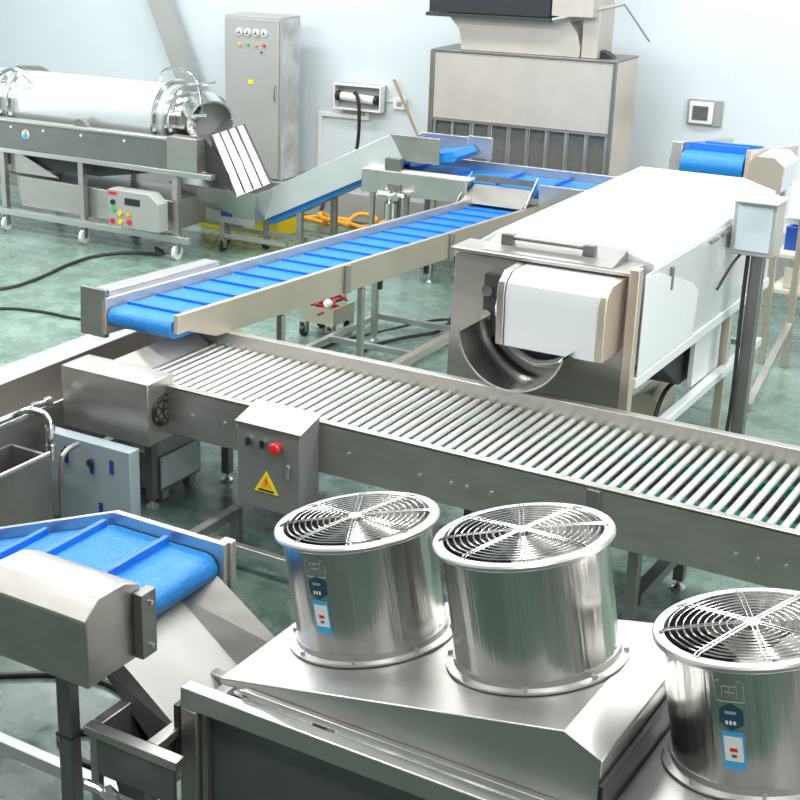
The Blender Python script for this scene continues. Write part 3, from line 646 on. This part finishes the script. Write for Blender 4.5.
# wall fittings
sk = thing('socket_box', 'open grey metal socket box with white connectors on the back wall', 'socket box', (-7.3, 12.6, 1.1))
MB().box(-7.56, -7.02, 12.60, 12.648, 1.0, 1.25).build('back_plate', GREYP, sk, .004)
MB().box(-7.56, -7.02, 12.52, 12.60, 1.235, 1.25).box(-7.56, -7.02, 12.52, 12.60, 1.0, 1.015).box(-7.56, -7.545, 12.52, 12.60, 1.015, 1.235).box(-7.035, -7.02, 12.52, 12.60, 1.015, 1.235).build('frame', WHITEP, sk)
MB().cyl((-7.48, 12.55, 1.13), (-7.10, 12.55, 1.11), .042, 16).build('connector', WHITEP, sk)
MB().cyl((-7.53, 12.55, 1.13), (-7.48, 12.55, 1.13), .05, 16).cyl((-7.10, 12.55, 1.11), (-7.06, 12.55, 1.11), .045, 16).build('connector_cap', BLACK, sk)
tag(MB().tube([(-7.30, 12.49, 1.17), (-7.27, 12.48, 1.19), (-7.22, 12.46, 1.05), (-7.22, 12.46, .7), (-7.25, 12.40, .45), (-7.30, 12.2, .33), (-7.28, 11.95, .25), (-7.3, 11.85, .02)], .018, 8).build('power_cable', BLACK), 'black power cable hanging down from the open socket box', 'cable')
tag(MB().box(-7.79, -7.75, 12.61, 12.648, .31, .94).box(-7.75, -7.20, 12.61, 12.648, .90, .94).box(-7.24, -7.20, 12.61, 12.648, .94, .998).build('conduit', WHITEP), 'white surface conduit bending down the back wall from the socket box', 'conduit')
ou = thing('wall_socket', 'small white wall socket right of the open socket box', 'socket', (-6.83, 12.6, 1.08))
MB().box(-6.93, -6.79, 12.61, 12.648, 1.035, 1.145).build('plate', WHITEP, ou, .005)
MB().box(-7.018, -6.935, 12.63, 12.648, 1.10, 1.115).build('conduit', WHITEP, ou)
MB().box(-6.885, -6.835, 12.604, 12.609, 1.07, 1.11).build('outlet', GREYP, ou)
tag(MB().cyl((-6.92, 12.60, 1.32), (-6.12, 12.20, .315), .014, 8).build('wooden_stick', WOOD), 'thin brown stick leaning against the back wall beside the sockets', 'stick')
ga = thing('wall_controller', 'square white framed control unit with dark display on the back wall, upper right', 'controller', (-3.87, 12.6, 1.25))
MB().box(-4.02, -3.72, 12.62, 12.648, 1.15, 1.37).build('back_plate', GREYP, ga, .006)
MB().box(-4.00, -3.79, 12.59, 12.62, 1.165, 1.355).build('frame', WHITEP, ga, .012)
MB().box(-3.965, -3.83, 12.583, 12.591, 1.20, 1.32).build('display', GAP, ga, .002)

# ------------------------------------------------------------------ hooded machine at the back
hm = thing('hooded_machine', 'tall beige steel oven with slatted curtain windows and exhaust duct on top', 'machine', (-5.1, 11.5, 0))
MB().box(-5.92, -4.30, 11.50, 11.98, 1.19, 1.76).build('upper_panel', HOODM, hm, .005)
MB().box(-5.96, -5.92, 11.49, 11.98, .0, 1.77).build('corner_post', STEEL_D, hm, .003)
MB().box(-4.30, -4.27, 11.49, 11.52, .0, 1.77).build('corner_post', STEEL_D, hm, .003)
MB().box(-4.30, -4.27, 11.525, 11.98, .0, 1.77).build('side_panel', WARM, hm, .003)
MB().box(-5.95, -4.27, 11.49, 11.99, 1.762, 1.78).build('top_trim', STEEL_D, hm, .003)
MB().box(-5.92, -4.30, 11.49, 11.53, 1.17, 1.188).build('window_beam', STEEL, hm)
for i in range(10):
    x = -5.90+i*.176
    MB().box(x-.012, x+.012, 11.505, 11.52, .74, 1.168).build('slat', STEEL_B, hm)
    if i < 9: MB().box(x+.016, x+.160, 11.53, 11.535, .74, 1.168).build('curtain_panel', GAP, hm)
MB().box(-5.90, -4.31, 11.52, 11.55, .02, .735).build('lower_panel', HOODM, hm, .003)
duct = MB()
pf = [(-5.86, 2.08), (-5.82, 2.05), (-5.73, 1.96), (-5.70, 1.86), (-5.70, 1.782), (-4.62, 1.782), (-4.62, 1.86), (-4.66, 1.98), (-4.72, 2.06), (-4.72, 2.10)]
duct.prism(pf, 'y', 11.55, 11.90).build('exhaust_duct', HOODM, hm, .003)
MB().box(-4.61, -4.47, 11.56, 11.88, 1.782, 2.2).build('duct_side', HOODM, hm, .003)
MB().box(-6.0, -4.85, 11.45, 11.52, 2.06, 2.09).build('canopy_edge', DARK, hm)
MB().box(-5.98, -4.87, 11.47, 11.93, 2.095, 2.6).build('canopy_box', mat('black_canopy', (.03, .033, .04), .1, .4), hm, .004, 'black canopy box above the duct')
MB().box(-4.86, -4.50, 11.48, 11.93, 2.11, 2.6).build('canopy_side', HOODM, hm, .004)
MB().cyl((-4.84, 11.46, 2.08), (-4.30, 11.62, 2.22), .014, 8).cyl((-4.30, 11.62, 2.22), (-4.20, 12.0, 1.9), .008, 8).build('stay_rod', GREYP, hm)
MB().prism([(-4.62, 1.782), (-4.36, 1.782), (-4.42, 1.83), (-4.50, 1.85), (-4.56, 1.82)], 'y', 11.62, 11.72).build('fan_motor', BLACK, hm, .004)

# transfer conveyor in front of it
tc_ = thing('transfer_conveyor', 'level blue belt conveyor with grey sides running along the front of the oven', 'conveyor', (-5, 10.8, 0))
MB().box(-6.0, -5.04, 10.42, 10.45, .71, .90).build('side_rail', STEEL_B, tc_, .003)
MB().box(-4.43, -3.2, 10.46, 10.49, .72, .93).build('side_rail', STEEL_B, tc_, .003)
MB().box(-6.05, -3.2, 11.10, 11.13, .74, .93).build('side_rail', STEEL_B, tc_, .003)
MB().box(-6.0, -5.04, 10.45, 10.58, .885, .90).build('rail_ledge', CREAM, tc_, .002)
MB().box(-6.0, -3.2, 10.58, 11.09, .79, .86).build('belt', BLUE, tc_)
for i in range(6): MB().box(-5.7+i*.42, -5.68+i*.42, 10.59, 11.08, .861, .885).build('cleat', BLUED, tc_)
MB().sheet((-5.03, 10.57, .85), (-4.50, 10.57, .85), (-4.52, 10.35, .74), (-5.05, 10.35, .74), .006).build('outlet_chute', STEEL, tc_)
MB().sheet((-5.06, 10.57, .85), (-5.06, 10.57, .95), (-5.07, 10.33, .74), (-5.07, 10.35, .72), .006).sheet((-4.49, 10.57, .85), (-4.49, 10.57, .96), (-4.49, 10.35, .76), (-4.50, 10.35, .72), .006).build('chute_side', STEEL_B, tc_)
MB().box(-5.03, -4.50, 10.57, 10.578, .88, .93).build('guard_strip', STEEL_D, tc_)
for lx in (-5.92, -5.35, -3.5):
    for ly in (10.47, 11.08): MB().box(lx-.02, lx+.02, ly-.02, ly+.02, .05, .709).build('leg', STEEL, tc_, .003); foot_pad(tc_, lx, ly)
va = thing('air_valve', 'shiny valve unit fixed at the left end of the transfer conveyor', 'valve', (-5.75, 10.35, .6))
MB().cyl((-5.68, 10.36, .52), (-5.68, 10.36, .66), .055, 14).cyl((-5.68, 10.36, .44), (-5.68, 10.36, .52), .035, 12).cyl((-5.68, 10.36, .38), (-5.68, 10.36, .44), .05, 12).build('body', CHROME, va)
MB().cyl((-5.80, 10.36, .72), (-5.55, 10.36, .72), .03, 10).cyl((-5.68, 10.36, .66), (-5.68, 10.36, .76), .025, 10).cyl((-5.60, 10.33, .72), (-5.60, 10.28, .72), .03, 10).build('pipe', CHROME, va)
MB().box(-5.74, -5.62, 10.40, 10.418, .40, .80).build('mount_plate', STEEL_D, va)

# ------------------------------------------------------------------ right small conveyor and rack
rv = thing('end_conveyor', 'raised blue belt conveyor end with eight-sided motor cover behind the white washer', 'conveyor', (-3.0, 10.5, 0))
TR = Matrix.Translation((0, 10.22, 1.36)) @ Matrix.Rotation(-.12, 4, 'X')
loop_belt(TR, -3.27, -2.83, 1.3, .19, 'belt', BLUE, rv)
for yy in (.14, .5): MB(TR).box(-3.26, -2.84, yy, yy+.03, 0, .05).build('cleat', BLUED, rv, .004)
MB(TR).box(-3.36, -3.28, .05, 1.3, -.17, .05).build('side_rail', STEEL_B, rv, .004)
MB(TR).box(-2.82, -2.78, .02, 1.3, -.17, .04).build('side_rail', WARM, rv, .004)
MB(TR).cyl((-3.375, .12, -.09), (-3.36, .12, -.09), .03, 12).build('bearing', BLACK, rv)
oc = [(-2.775, 1.13), (-2.775, 1.335), (-2.72, 1.375), (-2.60, 1.375), (-2.535, 1.315), (-2.545, 1.13)]
MB().prism(oc, 'y', 10.17, 10.19).build('cover_face', WARM, rv, .002)
MB().prism(oc, 'y', 10.192, 10.55).build('motor_cover', WHITE, rv, .006)
for (lx, ly) in ((-3.3, 10.6), (-2.8, 10.6), (-3.3, 11.3), (-2.8, 11.3)):
    MB().box(lx-.02, lx+.02, ly-.02, ly+.02, 0, 1.10).build('leg', WARM, rv, .003)
rk = thing('steel_rack', 'low steel rack with cream boards at the right edge behind the control panel', 'rack', (-2.2, 10.3, 0))
for (lx, ly) in ((-2.46, 9.9), (-2.30, 9.9), (-2.46, 10.6), (-1.7, 9.9), (-1.7, 10.6)):
    MB().box(lx-.022, lx+.022, ly-.02, ly+.02, 0, 1.05).build('leg', WARM, rk, .003)
for z in (.50, .75): MB().box(-2.48, -1.68, 9.93, 10.58, z, z+.03).build('shelf', CREAM, rk, .003)
MB().box(-2.52, -1.68, 9.88, 9.92, 1.0, 1.04).build('top_bar', WHITE, rk, .003)
MB().box(-2.38, -2.10, 9.80, 9.87, 1.05, 1.30).build('notice_plate', WHITEP, rk, .01)
MB().bar((-2.22, 8.75, .07), (-2.30, 9.88, .30), .045, .045).build('brace', STEEL_B, rk)
tag(MB().box(-2.44, -1.95, 10.05, 10.07, .782, .94).box(-2.44, -1.95, 10.38, 10.40, .782, .94).box(-2.44, -2.42, 10.07, 10.38, .782, .94).box(-1.97, -1.95, 10.07, 10.38, .782, .94).box(-2.42, -1.97, 10.07, 10.38, .782, .80).build('blue_crate', mat('crate_blue', (.02, .09, .42), 0, .4)), 'dark blue plastic crate standing on the cream rack shelf', 'crate')
tag(MB().box(-2.40, -1.9, 9.98, 10.45, .532, .68).build('white_carton', CREAM, None, .005), 'pale carton on the lower shelf of the steel rack', 'carton')

# ------------------------------------------------------------------ red tool cart below the blue belt
rt = thing('tool_cart', 'small wheeled cart piled with red hoses beneath the blue belt conveyor', 'cart', (-5.25, 8.75, 0))
MB().box(-5.45, -5.17, 8.62, 8.92, .12, .14).box(-5.45, -5.435, 8.62, 8.92, .14, .24).box(-5.185, -5.17, 8.62, 8.92, .14, .24).box(-5.435, -5.185, 8.62, 8.635, .14, .24).build('tray', WARM, rt)
for (x, y) in ((-5.43, 8.64), (-5.20, 8.64), (-5.43, 8.89), (-5.20, 8.89)): caster(rt, x, y, .12, .045, BLACK)
rh = MB()
for k in range(12):
    c = (-5.31+random.uniform(-.06, .06), 8.77+random.uniform(-.07, .07)); z = .19+k*.016
    rh.torus((c[0], c[1], z), (random.uniform(-.6, .6), random.uniform(-.6, .6), 1), random.uniform(.07, .12), .012, 24, 6)
rh.build('red_hose', mat('hose_red', (.42, .05, .04), 0, .5), rt)
MB().sph((-5.24, 8.66, .27), .035).box(-5.40, -5.34, 8.70, 8.76, .26, .33).build('fittings', WHITEP, rt)
tag(MB().tube([(-4.78, 8.30, .01), (-4.9, 8.6, .015), (-4.75, 9.0, .02), (-4.55, 9.25, .03), (-4.5, 9.3, .35), (-4.62, 9.4, .6), (-4.6, 9.5, .67)], .014, 8).build('hanging_cable', BLACK), 'black cable hanging from the blue conveyor down to the floor', 'cable')
tag(MB().tube([(-4.95, 7.9, .012), (-5.2, 8.4, .012), (-5.0, 9.0, .012), (-4.6, 9.35, .115), (-4.1, 9.28, .115), (-3.7, 8.9, .012), (-3.5, 8.3, .012)], .010, 8).build('floor_cable', BLACK), 'thin dark cable on the floor between blue conveyor and washer', 'cable')
tag(MB().tube([(-8.9, 7.3, .012), (-8.1, 8.24, .012), (-8.1, 8.7, .012), (-8.22, 9.2, .012), (-8.22, 9.6, .012), (-8.0, 9.85, .012), (-7.7, 9.95, .012), (-7.95, 10.1, .012)], .016, 8).build('floor_cable', BLACK), 'dark cable curving over the green floor before the drum machine', 'cable')
tag(MB().tube([(-8.7, 6.9, .012), (-7.79, 7.9, .012), (-7.4, 8.0, .012), (-7.1, 7.98, .012), (-6.6, 8.1, .012), (-6.2, 8.3, .012)], .012, 8).build('floor_cable', BLACK), 'thin cable on the green floor running behind the blue conveyor end', 'cable')
tag(MB().tube([(-4.6, 3.2, .012), (-4.0, 3.75, .012), (-3.6, 4.05, .012), (-3.3, 4.0, .012), (-3.22, 3.75, .012), (-3.45, 3.62, .012), (-3.15, 3.5, .012), (-2.95, 3.65, .012), (-2.6, 4.1, .012)], .014, 8).build('floor_cable', BLACK), 'black looped cable on the floor below the near motor cover', 'cable')
